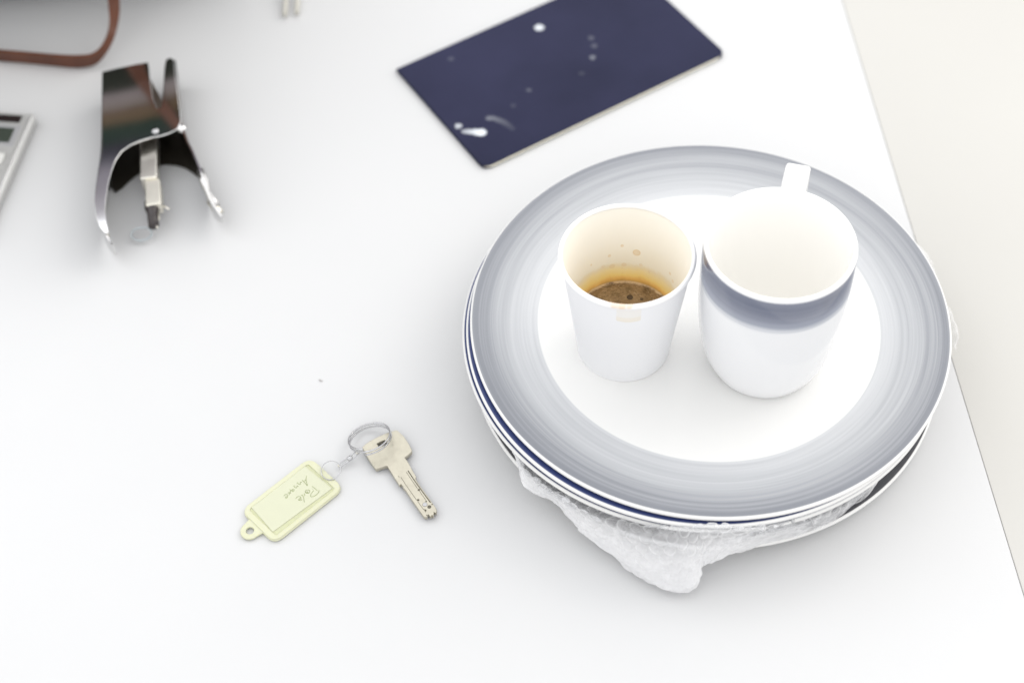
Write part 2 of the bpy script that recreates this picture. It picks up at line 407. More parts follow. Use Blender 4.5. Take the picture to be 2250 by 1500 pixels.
def coffee_mat():
    m = N('coffee_crema'); x, y, z, o = m.xyz()
    n1 = m.noise(o, 170, 4, .65); n2 = m.noise(o, 700, 3, .7); n3 = m.noise(o, 1500, 2)
    c = m.ramp(n1, [(.3, (.11, .065, .025)), (.5, (.235, .15, .07)), (.7, (.33, .225, .12))])
    c = m.mix(m.smooth(n2, .56, .68), c, (.07, .04, .02)); c = m.mix(m.math('MULTIPLY', m.smooth(n2, .45, .33), .6), c, (.42, .31, .19))
    b0 = at(1384, 653, CZ+COF)-Vector((CX, CY, CZ+COF)); L = [((b0.x, b0.y, 0), .0017, .8)]
    b1 = at(1410, 657, CZ+COF)-Vector((CX, CY, CZ+COF)); L.append(((b1.x, b1.y, 0), .0009, .7)); b1 = at(1432, 620, CZ+COF)-Vector((CX, CY, CZ+COF))
    c = m.mix(spots(m, o, L), c, (.03, .018, .01))
    r = m.math('SQRT', m.math('ADD', m.math('MULTIPLY', x, x), m.math('MULTIPLY', y, y)))
    rr = m.math('ADD', r, m.math('MULTIPLY', m.math('SUBTRACT', n1, .5), .004))
    c = m.mix(m.smooth(rr, .0264, .0276), c, (.56, .40, .22))
    m.set(col=c, rough=.45, spec=.4); m.bump(m.math('ADD', n2, n1), .5, .0006); return m.m
prc = [(0, 0)]+[(rin(COF)*k/20, .0) for k in range(1, 20)]+[(rin(COF)-.0006, .0003), (rin(COF)-.00008, .0010)]
me = lathe('coffee', prc, 128); flip_out(me); o = link('coffee', me, coffee_mat()); o.location = (CX, CY, CZ+COF)
if me.polygons[0].normal.z < 0: me.flip_normals()
tag(o, 'foamy brown coffee left in the bottom of the paper cup', 'coffee')

# ------------------------------------------------------------------ notebook
nb = empty('notebook', at(1170, 240)); A, B, C_ = at(878, 149, .003), at(1064, 370, .003), at(1595, 118, .003)
ux = (C_-B).normalized(); uy = Vector((-ux.y, ux.x, 0)); wN = (A-B).length; hN = (C_-B).length
B2 = B; cor = [B2, B2+ux*hN, B2+ux*hN+uy*wN, B2+uy*wN]
tag(nb, 'dark navy notebook with bright glints painted on its cover, lying on the white table', 'notebook')
def nb_mat():
    m = N('navy_cover'); x, y, z, o = m.xyz(); n = m.noise(o, 9, 4); g = m.noise(o, 700, 3)
    c = m.ramp(n, [(.3, (.014, .0155, .040)), (.7, (.026, .0275, .066))])
    L = []  # glints of light on the cover, painted as pale spots
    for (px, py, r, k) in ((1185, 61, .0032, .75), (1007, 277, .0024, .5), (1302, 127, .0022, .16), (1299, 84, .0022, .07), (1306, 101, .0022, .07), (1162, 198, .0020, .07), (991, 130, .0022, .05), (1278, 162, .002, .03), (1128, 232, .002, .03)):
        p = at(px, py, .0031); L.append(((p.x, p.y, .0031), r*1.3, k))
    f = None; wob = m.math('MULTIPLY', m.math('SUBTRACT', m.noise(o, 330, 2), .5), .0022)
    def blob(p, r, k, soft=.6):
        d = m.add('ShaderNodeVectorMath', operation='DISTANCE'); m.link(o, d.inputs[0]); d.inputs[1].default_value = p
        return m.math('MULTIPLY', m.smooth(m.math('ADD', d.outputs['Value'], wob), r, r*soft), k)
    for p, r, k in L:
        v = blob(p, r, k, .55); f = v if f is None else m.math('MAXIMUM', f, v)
    for i in range(9):          # the long painted glint and the faint smear
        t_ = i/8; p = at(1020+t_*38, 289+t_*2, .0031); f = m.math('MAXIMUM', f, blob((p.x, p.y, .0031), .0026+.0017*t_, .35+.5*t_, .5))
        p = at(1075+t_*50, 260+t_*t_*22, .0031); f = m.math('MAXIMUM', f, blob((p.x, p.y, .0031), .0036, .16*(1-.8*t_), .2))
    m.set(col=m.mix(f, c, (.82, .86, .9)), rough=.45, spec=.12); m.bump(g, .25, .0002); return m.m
rr_ = [.007, .007, 0, 0]
shape = rounded([(p.x, p.y) for p in cor], rr_, 8)
ins = .0003; ix = .0018; cin = [B2+ux*ix+uy*ins, B2+ux*(hN-ix)+uy*ins, B2+ux*(hN-ix)+uy*(wN-.0008), B2+ux*ix+uy*(wN-.0008)]
pg = rounded([(p.x, p.y) for p in cin], [.0065, .0065, 0, 0], 8)
def page_mat():
    m = N('cream_pages'); x, y, z, o = m.xyz(); n = m.noise(m.comb(m.math('MULTIPLY', x, 3.0), m.math('MULTIPLY', y, 3.0), m.math('MULTIPLY', z, 3000.0)), 1.0, 2)
    m.set(col=m.ramp(n, [(.35, (.86, .82, .66)), (.65, (.93, .90, .78))]), rough=.7); return m.m
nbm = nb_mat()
keep(shape2d('back_cover', [shape], .0, .0003, .00005, plain('navy_board', (.03, .032, .065), .5)), nb)
keep(shape2d('page_block', [pg], .00033, .0022, .0002, page_mat()), nb)
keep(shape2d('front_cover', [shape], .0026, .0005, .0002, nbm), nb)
sp_ = [cor[3]+Vector((0, 0, .0004)), cor[2]+Vector((0, 0, .0004))]
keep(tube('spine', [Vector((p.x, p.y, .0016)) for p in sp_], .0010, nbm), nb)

# ------------------------------------------------------------------ key, rings and tag
nick = N('worn_nickel'); x, y, z, o = nick.xyz(); n_ = nick.noise(o, 240, 5, .65); n2_ = nick.noise(o, 2200, 2)
nick.set(col=nick.ramp(n_, [(.3, (.49, .46, .38)), (.7, (.585, .555, .46))]), metal=.82, rough=nick.smooth(n_, .2, .8)); q_ = nick.b.inputs['Roughness'].links[0].from_node
q_.inputs[3].default_value = .33; q_.inputs[4].default_value = .48; nick.bump(n2_, .15, .0001); nick = nick.m
steel = plain('bright_steel', (.50, .50, .51), .12, 1, .04, 200)
chrome = plain('chrome', (.74, .735, .73), .09, 1, .03, 40)
satin = plain('satin_steel', (.74, .71, .64), .32, 1, .06, 150)
darkm = plain('dark_groove', (.10, .09, .06), .5, 0, .1, 200)
kc = crop(760, 920, 6.523); KZ = .0042
def kp(x, y, z=KZ): return at(*kc(x, y), z)
key = empty('door_key', kp(600, 400, 0)); tag(key, 'pale nickel door key with square bow and dimpled blade', 'key')
ol = [(235, 402), (262, 375), (330, 322), (450, 258), (575, 203), (690, 166), (718, 158), (745, 168), (775, 195), (832, 250), (870, 305), (912, 372), (945, 442), (946, 462), (934, 478), (893, 512), (842, 552),
      (872, 590), (905, 640), (955, 735), (1003, 815), (1008, 838), (998, 858), (1014, 880), (1028, 905), (1100, 1008), (1190, 1128), (1290, 1272), (1302, 1300), (1296, 1345), (1270, 1335), (1258, 1330), (1262, 1362), (1250, 1385), (1232, 1372), (1215, 1398), (1180, 1362), (1150, 1372), (1168, 1392), (1150, 1400), (1118, 1395),
      (1070, 1330), (1000, 1228), (920, 1115), (855, 1012), (838, 992), (822, 985), (826, 962), (806, 950), (800, 932), (786, 930), (776, 948), (762, 938), (735, 895), (650, 762), (590, 668), (560, 672), (460, 706), (432, 716), (415, 700), (378, 648), (330, 580), (290, 510), (255, 435), (236, 412)]
hole = [(440, 352), (500, 322), (556, 297), (578, 318), (600, 346), (545, 378), (486, 408), (462, 384)]
toxy = lambda l, z=KZ: [(p.x, p.y) for p in (kp(a, b, z) for a, b in l)]
kb = shape2d('blade_and_bow', [toxy(ol), toxy(hole)], KZ-.0030, .0030, .0003, nick); keep(kb, key)
cuts = [[(752, 812), (766, 840)], [(788, 832), (860, 945), (1012, 1160)], [(1030, 1182), (1118, 1302)], [(868, 762), (950, 885), (1028, 998)], [(1055, 1032), (1100, 1098), (1148, 1166)], [(1120, 1290), (1150, 1318), (1140, 1335)]]
keep(multi_tube('groove', [[kp(a, b, KZ) for a, b in s_] for s_ in cuts], .00014, darkm), key)
keep(multi_tube('groove', [[kp(a, b, KZ) for a, b in [(892, 742), (975, 870), (1090, 1030), (1212, 1195)]]], .0003, darkm), key)
def dimple(px, py, r, name='dimple', m=darkm):
    c = kp(px, py, KZ); pts = [c+Vector((math.cos(a)*r, math.sin(a)*r, 0)) for a in [2*PI*k/20 for k in range(20)]]
    keep(tube(name, pts, .00012, m, closed=True, seg=6), key)
    me = lathe(name, [(0, .00002), (r*.5, .00008), (r, .0001)][::1], 24); flip_out(me)
    o = link(name, me, steel if r > .001 else darkm); o.location = c; keep(o, key)
dimple(1045, 1015, .0006); dimple(1036, 1160, .0006); dimple(1132, 1225, .0013); dimple(1200, 1256, .0008); dimple(1140, 1308, .0005)
for (a, b, r) in ((1196, 1258, .0011), (1150, 1180, .0005), (1235, 1222, .0004)):
    c = kp(a, b, KZ+.00003); me = lathe('dimple', [(0, .0001), (r*.7, .0001), (r, 0)], 20); flip_out(me); o = link('dimple', me, darkm); o.location = c; keep(o, key)
# split ring: two close coils, leaning
ring = empty('split_ring', at(812, 966, 0)); tag(ring, 'double wire split ring threaded through the key', 'ring')
a_, b_ = at(772, 990, .006), at(854, 940, .006); cen = (a_+b_)/2; ax = (b_-a_).normalized(); RR = .0121
pv = Vector((0, 0, 1)).cross(ax).normalized()     # points to the far side
tilt = math.radians(-21); nrm_ = (Matrix.Rotation(tilt, 3, ax) @ Vector((0, 0, 1))); pv2 = nrm_.cross(ax).normalized()
cen = cen+Vector((0, 0, .0012))
pts = []
for k in range(161):
    a = 2*PI*2*k/160+3.9; off = (k/160-.5)*.0042
    pts.append(cen+ax*(math.cos(a)*RR)+pv2*(math.sin(a)*RR)+nrm_*off)
keep(tube('coil', pts, .00052, steel), ring)
tc_ = crop(500, 980, 6.25)
def tp(x, y, z=.004): return at(*tc_(x, y), z)
# swivel link
sw = empty('swivel_link', tp(1650, 190, 0)); tag(sw, 'tiny silver swivel link joining the tag loop to the split ring', 'swivel')
a_, b_ = tp(1530, 270, .0022), tp(1790, 88, .0052); dv = b_-a_; u_ = dv.normalized(); s1 = u_.cross(Vector((0, 0, 1))).normalized()
def loop_pts(p, q, w, n=10):
    d = (q-p).normalized(); s_ = d.cross(Vector((0, 0, 1))).normalized(); out = []
    for k in range(n+1): a = PI/2+PI*k/n; out.append(p+d*(w*math.cos(a))+s_*(w*math.sin(a)))
    for k in range(n+1): a = -PI/2+PI*k/n; out.append(q+d*(w*math.cos(a))+s_*(w*math.sin(a)))
    return out
keep(tube('chain_link', loop_pts(a_+dv*.06, a_+dv*.42, .0011), .00036, steel, closed=True), sw)
keep(tube('barrel', [a_+dv*.46, a_+dv*.50, a_+dv*.66, a_+dv*.70], lambda t: .0014 if .2 < t < .8 else .0009, steel, seg=16), sw)
keep(tube('chain_link', loop_pts(a_+dv*.74, a_+dv*.97, .0011), .00036, steel, closed=True), sw)
bpy_s = bmesh.new(); bmesh.ops.create_uvsphere(bpy_s, u_segments=16, v_segments=10, radius=.0008); me = bpy.data.meshes.new('pin'); bpy_s.to_mesh(me); bpy_s.free()
o = link('pin', me, satin); o.location = a_+Vector((0, 0, .0004)); keep(o, sw)
o = link('pin', me.copy(), steel); o.location = b_-dv*.04+Vector((0, 0, .0006)); keep(o, sw)
# small loop through the tag
lc = tp(1420, 332, .0042); rl = (tp(1555, 332, .0042)-tp(1285, 332, .0042)).length/2
pts = [lc+Vector((math.cos(a)*rl, math.sin(a)*rl*1.0, .0002+math.sin(a+.3)*.0011)) for a in [2*PI*k/64 for k in range(64)]]
o = tube('wire_ring', pts, .00027, steel, closed=True, seg=8); local(o.data, lc); o.location = lc
tag(o, 'thin wire ring looped through the end of the yellow tag', 'ring')
# the tag
tagm = N('yellow_plastic'); x, y, z, o = tagm.xyz(); n_ = tagm.noise(o, 80, 3)
tagm.set(col=tagm.ramp(n_, [(.3, (.62, .625, .44)), (.7, (.635, .64, .465))]), rough=.28, spec=.45, trans=.06, sss=.3)
tagm.b.inputs['Subsurface Radius'].default_value = (.004, .004, .002); tagm = tagm.m
kt = empty('key_tag', tp(870, 720, 0)); tag(kt, 'pale yellow plastic key tag with handwritten paper insert', 'key tag')
c4 = [Vector(at(a, b, .004)[:2]) for a, b in ((680.1, 998.5), (756.5, 1069.1), (599.7, 1189.7), (528.5, 1118.5))]
lu = ((c4[0]-c4[3])+(c4[1]-c4[2])).normalized(); wu = Vector((-lu.y, lu.x)); cc = (c4[0]+c4[1]+c4[2]+c4[3])/4
Lh = ((c4[0]-c4[3]).length+(c4[1]-c4[2]).length)/4; Wh = ((c4[0]-c4[1]).length+(c4[3]-c4[2]).length)/4
def rect(l0, l1, w0, w1): return [cc+lu*l0+wu*w0, cc+lu*l1+wu*w0, cc+lu*l1+wu*w1, cc+lu*l0+wu*w1]
body = rounded(rect(-Lh, Lh, -Wh, Wh), [.0062, .0062, .0068, .0062], 8)
# tab with a hole, at the lower-left end
tcn = Vector(at(548.5, 1163, .003)[:2]); tr = .0054; tabv = (tcn-cc).dot(lu); tabw = (tcn-cc).dot(wu)
tab = []
base = cc+lu*(-Lh+.003)
for k in range(19):
    a = PI/2+PI*k/18; tab.append(tcn+lu*(math.cos(a)*tr)+wu*(math.sin(a)*tr))
tab = [base+wu*(tabw+tr+.0012)]+tab+[base+wu*(tabw-tr-.0012)]
hl = [tcn+Vector((math.cos(a), math.sin(a)))*.0022 for a in [2*PI*k/24 for k in range(24)]]
keep(shape2d('tab', [tab, hl], .0007, .0016, .0006, tagm), kt)
keep(shape2d('backing', [body], .0004, .0018, .0007, tagm), kt)
fr_in = rounded(rect(-Lh+.0038, Lh-.0042, -Wh+.0030, Wh-.0030), .0014, 5)
keep(shape2d('frame', [rounded(rect(-Lh+.0003, Lh-.0003, -Wh+.0003, Wh-.0003), [.006, .006, .0065, .006], 8), fr_in], .0020, .0009, .0004, tagm), kt)
pp = [tp(a, b, .003) for a, b in ((1052, 258), (1432, 572), (620, 1166), (318, 822))]
papm = plain('tinted_paper', (.64, .64, .55), .5, 0, .01, 300)
keep(shape2d('paper_insert', [[(p.x, p.y) for p in pp]], .0023, .0003, .00005, papm), kt)
# clear cover over the paper
clr = N('clear_plastic'); clr.set(col=(.96, .97, .86), rough=.08, spec=.4)
mx = clr.add('ShaderNodeMixShader'); tb = clr.add('ShaderNodeBsdfTransparent'); tb.inputs[0].default_value = (.985, .99, .95, 1); mx.inputs[0].default_value = .05; gl = clr.add('ShaderNodeBsdfGlossy'); gl.inputs['Roughness'].default_value = .1
clr.link(tb.outputs[0], mx.inputs[1]); clr.link(gl.outputs[0], mx.inputs[2]); clr.link(mx.outputs[0], clr.out.inputs[0])
keep(shape2d('clear_cover', [rounded(rect(-Lh+.0039, Lh-.0043, -Wh+.0031, Wh-.0031), .0014, 5)], .0027, .00025, .00006, clr.m), kt)
wc = crop(600, 1010, 12.5)
def wp2(x, y): return at(*wc(x, y), .00262)
ink = plain('green_ink', (.20, .25, .05), .6, 0, .05, 400)
strokes = [[(1070, 722), (1150, 780), (1218, 845)], [(1262, 828), (1258, 875), (1200, 945), (1130, 992), (1060, 1012), (1028, 985), (1045, 930), (1080, 880), (1118, 838)], [(1080, 798), (1094, 802)],
    [(1005, 838), (1000, 885), (960, 912), (910, 905), (885, 870), (905, 830), (950, 832), (985, 822), (1005, 840)], [(895, 880), (960, 885), (930, 905)],
    [(850, 918), (872, 950), (860, 985)], [(772, 975), (800, 960), (830, 1010), (845, 1080), (858, 1162)], [(750, 1116), (800, 1082)],
    [(620, 1060), (660, 1015), (712, 1000), (752, 1012), (762, 1050), (740, 1092), (708, 1106), (704, 1085), (748, 1042)],
    [(918, 433), (905, 540), (920, 620), (948, 705), (870, 622), (795, 548)], [(850, 582), (905, 545)],
    [(792, 622), (762, 604), (748, 630), (745, 670), (712, 665), (692, 648), (658, 632), (672, 615)],
    [(698, 732), (672, 708), (652, 738), (640, 762), (602, 755), (570, 718), (596, 702)],
    [(572, 798), (578, 838), (552, 866), (524, 848), (530, 808), (560, 815)], [(530, 820), (490, 850)],
    [(455, 808), (482, 850), (436, 966)], [(408, 910), (450, 892), (492, 916)],
    [(300, 992), (320, 955), (370, 942), (397, 980), (392, 1022), (360, 1046), (345, 1022), (374, 1000)]]
keep(multi_tube('handwriting', [catmull([wp2(a, b) for a, b in s_], 5) for s_ in strokes], .00014, ink), kt)

# ------------------------------------------------------------------ stapler
sp0 = at(330, 260, 0); st = empty('stapling_plier', sp0); tag(st, 'chrome plier stapler lying on its side on the white table', 'stapler')
ZT = .027
def pxy(l, z): return [(p.x, p.y) for p in (at(a, b, z) for a, b in l)]
topo = [(225, 158), (262, 149), (300, 141), (325, 137), (328, 150), (331, 185), (336, 215), (345, 238), (354, 236), (358, 200), (361, 150), (364, 132), (372, 127), (381, 130), (385, 160), (390, 200), (396, 245), (398, 268), (390, 284), (372, 293), (352, 299), (330, 303), (308, 310), (288, 318), (268, 332), (254, 352), (245, 376), (238, 404), (233, 436), (231, 464), (235, 492), (239, 510), (230, 512), (219, 498), (210, 474), (207, 440), (212, 400), (220, 360), (224, 330), (224, 240)]
keep(shape2d('cover_plate', [pxy(topo, ZT)], ZT-.0011, .0011, .0004, chrome), st)
boto = [(226, 160), (325, 140), (330, 190), (345, 238), (358, 225), (364, 140), (383, 140), (398, 250), (404, 295), (412, 312), (421, 330), (406, 318), (390, 308), (370, 302), (345, 300), (310, 308), (282, 323), (264, 338), (250, 352), (234, 362), (225, 350), (224, 330)]
keep(shape2d('under_plate', [pxy(boto, ZT)], .0008, .0011, .0004, plain('shaded_steel', (.03, .026, .02), .4, .6)), st)  # lower plate coloured dark to carry the shade under the cover
def wall(name, top_pts, z0s, z1s, th, mat, n=6):
    P = catmull([Vector((*at(a, b, ZT)[:2], 0)) for a, b in top_pts], n); m_ = len(P); vs, fs = [], []
    for i, p in enumerate(P):
        t_ = i/(m_-1); q = t_*(len(z0s)-1); k = min(int(q), len(z0s)-2); f = q-k
        za = z0s[k]*(1-f)+z0s[k+1]*f; zb = z1s[k]*(1-f)+z1s[k+1]*f
        d = (P[min(i+1, m_-1)]-P[max(i-1, 0)]).normalized(); s_ = Vector((-d.y, d.x, 0))*th/2
        vs += [p+s_+Vector((0, 0, za)), p+s_+Vector((0, 0, zb)), p-s_+Vector((0, 0, zb)), p-s_+Vector((0, 0, za))]
    for i in range(m_-1):
        a = i*4; b = a+4
        for k in range(4): fs.append((a+k, a+(k+1) % 4, b+(k+1) % 4, b+k))
    fs.append((0, 1, 2, 3)); fs.append((m_*4-1, m_*4-2, m_*4-3, m_*4-4))
    me = mesh(name, vs, fs); flip_out(me); o = link(name, me, mat, None); me.set_sharp_from_angle(angle=math.radians(40)); keep(o, st); return o
lh = [(225, 158), (224, 250), (222, 330), (214, 385), (209, 430), (211, 465), (220, 492), (231, 508), (240, 515)]
wall('handle', lh, [0, 0, 0, 0, .001, .003, .006, .009, .008], [ZT-.0013]*6+[.026, .023, .016], .0011, chrome)
lh2 = [(231, 398), (226, 430), (226, 462), (230, 488), (238, 508)]
rh = [(383, 130), (391, 200), (398, 262), (408, 300), (425, 335), (440, 372), (449, 400), (458, 425), (470, 442), (482, 452)]
wall('handle', rh, [.001, 0, 0, 0, 0, 0, .002, .005, .009, .012], [ZT-.0013]*6+[.025, .023, .021, .016], .0012, chrome)
gr = [(441, 374), (450, 402), (457, 424), (466, 440), (476, 452)]
keep(tube('grip', [at(a, b, .023-.0015*i) for i, (a, b) in enumerate(gr)], lambda t: .0024+.0009*math.sin(t*9), plain('ribbed_steel', (.62, .61, .6), .22, 1), seg=14), st)
keep(tube('grip', [at(a, b, z_) for a, b, z_ in ((462, 440, .016), (470, 452, .014), (478, 464, .012), (485, 470, .011))], .0028, satin, seg=14), st)
keep(tube('hinge', [at(400, 284, z_) for z_ in (.004, .01, .02, .0262)], .0026, chrome, seg=20), st)
keep(tube('grip', [at(a, b, z_) for a, b, z_ in ((226, 492, .018), (232, 508, .014), (238, 524, .010))], lambda t: .0022-.0012*t, satin, seg=12), st)
# magazine block between the jaws
mgp = [(327, 165), (337, 185), (348, 205), (356, 222), (356, 262), (327, 262)]
keep(shape2d('magazine', [pxy(mgp, .023)], .010, .013, .0008, plain('dark_nickel', (.30, .26, .22), .3, 1)), st)
dirm = (at(328, 445, .018)-at(322, 300, .018)).normalized(); sm = Vector((-dirm.y, dirm.x, 0))
def bar(name, p, q, w, z0, z1, mat, bev=.0008):
    p = Vector(p); q = Vector(q); d = (q-p).normalized(); s_ = Vector((-d.y, d.x, 0)).normalized()*w/2
    lp = rounded([(v.x, v.y) for v in (p+s_, p-s_, q-s_, q+s_)], .001, 4)
    return keep(shape2d(name, [lp], z0, z1-z0, bev, mat), st)
bar('staple_rail', at(326, 290, .019), at(326, 391, .019), .0108, .0085, .019, plain('brushed_rail', (.80, .77, .70), .3, 1))
bar('pusher', at(334, 394, .0175), at(337, 449, .0175), .0098, .008, .0175, plain('pale_pusher', (.80, .77, .68), .35, 1))
keep(tube('end_cap', [at(a, b, .0125) for a, b in ((334, 447), (335, 458), (335, 468), (336, 482), (338, 496))], lambda t: .0050 if t < .5 else .0034, plain('dark_plastic', (.035, .028, .028), .35), seg=18), st)
keep(tube('wire_pin', [at(a, b, .010) for a, b in ((345, 452), (352, 455), (360, 453), (372, 460))], .0006, satin), st)
keep(tube('wire_pin', [at(a, b, .011) for a, b in ((346, 466), (350, 480), (342, 492), (346, 500))], .0008, satin), st)
rc = at(311, 514, .004); ra = (at(333, 514, .004)-at(289, 514, .004)).length/2
keep(tube('pull_ring', [rc+Vector((math.cos(a)*ra, math.sin(a)*ra*.72, .001*math.sin(a))) for a in [2*PI*k/48 for k in range(48)]], .0006, plain('grey_wire', (.42, .46, .48), .3, 1), closed=True), st)
bs = bmesh.new(); bmesh.ops.create_uvsphere(bs, u_segments=20, v_segments=12, radius=.0022); me = bpy.data.meshes.new('rivet'); bs.to_mesh(me); bs.free()
for v in me.vertices: v.co.z *= .6
o = link('rivet', me, steel); o.location = at(341, 287, ZT+.0003); keep(o, st)

# ------------------------------------------------------------------ calculator at the left edge
ca_, cb_, cc_ = at(0, 245, .009), at(77, 250, .009), at(0, 412, .009)
ud = (cb_-ca_).normalized(); vd = Vector((ud.y, -ud.x, 0)); vd = vd if vd.y < 0 else -vd
cal = empty('calculator', (cb_.x, cb_.y, 0), math.atan2(ud.y, ud.x)); tag(cal, 'silver grey pocket calculator cut off by the left edge of the photo', 'calculator')
Wc, Hc = .070, .115
casem = plain('silver_plastic', (.50, .50, .49), .3, .35, .02, 120)
def cbox(name, x0, x1, y0, y1, z0, z1, mat, bev=.0008): return link(name, box_mesh(name, (x0, y0, z0), (x1, y1, z1), bev), mat, cal, smooth=False)
cbox('case', -Wc, 0, -Hc, 0, .0008, .0078, casem, .0016)
cbox('bezel', -Wc+.0015, -.0015, -.0015, -.0, .0076, .0088, casem, .0004)
cbox('bezel', -.0032, -.0008, -Hc+.002, -.0018, .0076, .0090, plain('bright_bezel', (.72, .72, .71), .2, .5), .0005)
cbox('solar_panel', -Wc+.006, -.0085, -.0085, -.0022, .0077, .0083, plain('solar_dark', (.022, .016, .016), .15), .0002)
cbox('display', -Wc+.006, -.0098, -.0275, -.0140, .0077, .0083, plain('display_olive', (.045, .055, .045), .15), .0002)
cbox('display_surround', -Wc+.004, -.006, -.0305, -.0110, .0074, .0080, plain('grey_surround', (.42, .42, .43), .35, .3), .0003)
for r_ in range(5):
    for q in range(4):
        cbox('button', -.018-q*.0145, -.008-q*.0145, -.048-r_*.014, -.038-r_*.014, .0075, .0098, plain('pale_button', (.62, .62, .60), .35) if r_+q == 0 else bpy.data.materials['pale_button'], .0014)

# ------------------------------------------------------------------ unseen bag added for shade and chrome reflections, with the leather strap
def bag_mat():
    m = N('reflection_stripes'); x, y, z, o = m.xyz(); n = m.noise(o, 14, 3); g = m.noise(o, 300, 2)
    zz = m.math('ADD', m.math('ADD', z, m.math('MULTIPLY', m.math('SUBTRACT', n, .5), .012)), m.math('MULTIPLY', x, .04))
    c = m.ramp(m.math('MULTIPLY', zz, 1/.36, clamp=True), [(0, (.018, .018, .022)), (.24, (.014, .016, .012)), (.305, (.016, .020, .013)), (.32, (.24, .205, .21)), (.345, (.22, .19, .18)), (.36, (.12, .082, .055)), (.385, (.13, .085, .045)), (.40, (.010, .030, .022)), (.44, (.010, .025, .018)), (.455, (.020, .019, .028)), (.485, (.03, .028, .045)), (.53, (.22, .205, .24)), (1, (.34, .32, .34))])  # stripes invented to give the chrome its reflected bands
    m.set(col=c, rough=.7, spec=.2); m.bump(g, .4, .0006); return m.m
bagl = Vector((-.62, .362, 0)); bagr = Vector((-.29, .385, 0)); bd = (bagr-bagl); bag = empty('strap_and_added_bag', (bagl+bagr)/2, math.atan2(bd.y, bd.x))
tag(bag, 'brown leather strap looping onto the table, its unseen bag added for shade and reflections', 'bag')
def bag_front(u, z):      # front bulge shaped to shade the table, u along the bag 0..1
    return -.060*max(0, math.sin(PI*min(1, max(0, z/.30))))**.7*max(0, math.sin(PI*min(1, max(0, u))))**.35
bm = bmesh.new(); NX, NZ = 48, 30; fr_, bk_ = [], []
for i in range(NX+1):
    u = i/NX; X_ = (u-.5)*bd.length; a_r, b_r = [], []
    for k in range(NZ+1):
        z_ = .001+.29*k/NZ; y_ = bag_front(u, z_)+.003*noise.noise(Vector((X_*20, 0, z_*20)))
        a_r.append(bm.verts.new((X_, y_, z_))); b_r.append(bm.verts.new((X_, .13-.3*bag_front(u, z_), z_)))
    fr_.append(a_r); bk_.append(b_r)
for i in range(NX):
    for k in range(NZ):
        bm.faces.new((fr_[i][k], fr_[i+1][k], fr_[i+1][k+1], fr_[i][k+1])); bm.faces.new((bk_[i][k], bk_[i][k+1], bk_[i+1][k+1], bk_[i+1][k]))
    bm.faces.new((fr_[i][0], bk_[i][0], bk_[i+1][0], fr_[i+1][0])); bm.faces.new((fr_[i][NZ], fr_[i+1][NZ], bk_[i+1][NZ], bk_[i][NZ]))
for k in range(NZ):
    bm.faces.new((fr_[0][k], fr_[0][k+1], bk_[0][k+1], bk_[0][k])); bm.faces.new((fr_[NX][k], bk_[NX][k], bk_[NX][k+1], fr_[NX][k+1]))
bmesh.ops.recalc_face_normals(bm, faces=bm.faces); me = bpy.data.meshes.new('body'); bm.to_mesh(me); bm.free()
o = link('body', me, bag_mat(), bag); me.set_sharp_from_angle(angle=math.radians(50))
leather = N('brown_leather'); x, y, z, o = leather.xyz(); n_ = leather.noise(o, 60, 4); g_ = leather.noise(o, 1100, 3)
leather.set(col=leather.ramp(n_, [(.3, (.085, .028, .014)), (.7, (.125, .042, .02))]), rough=.45, spec=.35); leather.bump(g_, .3, .0003); leather = leather.m
def strap(name, rows, th, parent):
    up = catmull([at(a, b, z_) for a, b, z_, _, _, _ in rows], 10); lo = catmull([at(c, d, z_) for _, _, _, c, d, z_ in rows], 10)
    vs, fs = [], []; n = len(up)
    for i in range(n):
        t_ = (up[min(i+1, n-1)]-up[max(i-1, 0)]).normalized(); w_ = (up[i]-lo[i]).normalized(); nn = t_.cross(w_).normalized()*th/2
        vs += [up[i]+nn, up[i]-nn, lo[i]-nn, lo[i]+nn]
    for i in range(n-1):
        for k in range(4): fs.append((i*4+k, i*4+(k+1) % 4, i*4+4+(k+1) % 4, i*4+4+k))
    fs += [(0, 1, 2, 3), (n*4-1, n*4-2, n*4-3, n*4-4)]
    me = mesh(name, vs, fs); flip_out(me); me.set_sharp_from_angle(angle=math.radians(50)) ; o = link(name, me, leather); me.set_sharp_from_angle(angle=math.radians(50)); return keep(o, parent)
rows = [(-160, 98, .0130, -160, 120, .0015), (-60, 107, .0130, -60, 127, .0015), (0, 112, .0130, 0, 132, .0015), (60, 117, .0130, 60, 137, .0015), (120, 122, .0130, 120, 143, .0015), (165, 124, .0135, 172, 147, .0015), (200, 121, .0145, 208, 140, .0040), (222, 106, .0160, 230, 118, .0090), (236, 78, .0190, 249, 84, .0150), (240, 45, .0230, 260, 50, .0210), (238, 10, .0290, 263, 12, .0280), (232, -30, .0380, 260, -30, .0370), (222, -80, .060, 250, -80, .059), (212, -130, .09, 240, -130, .089)]
strap('strap', rows, .0022, bag)
# extra strap added on the bag front for the chrome to reflect
P = []
for k in range(8):
    X_ = -.386+.0095*k; u = (X_-bagl.x)/bd.x; z_ = .075+.026*k; P.append(bagl+bd*u+Vector((0, bag_front(u, z_)-.002, z_)))
o = ribbon('strap', catmull(P, 6), (1, .1, 0), .010, .003, leather); keep(o, bag)

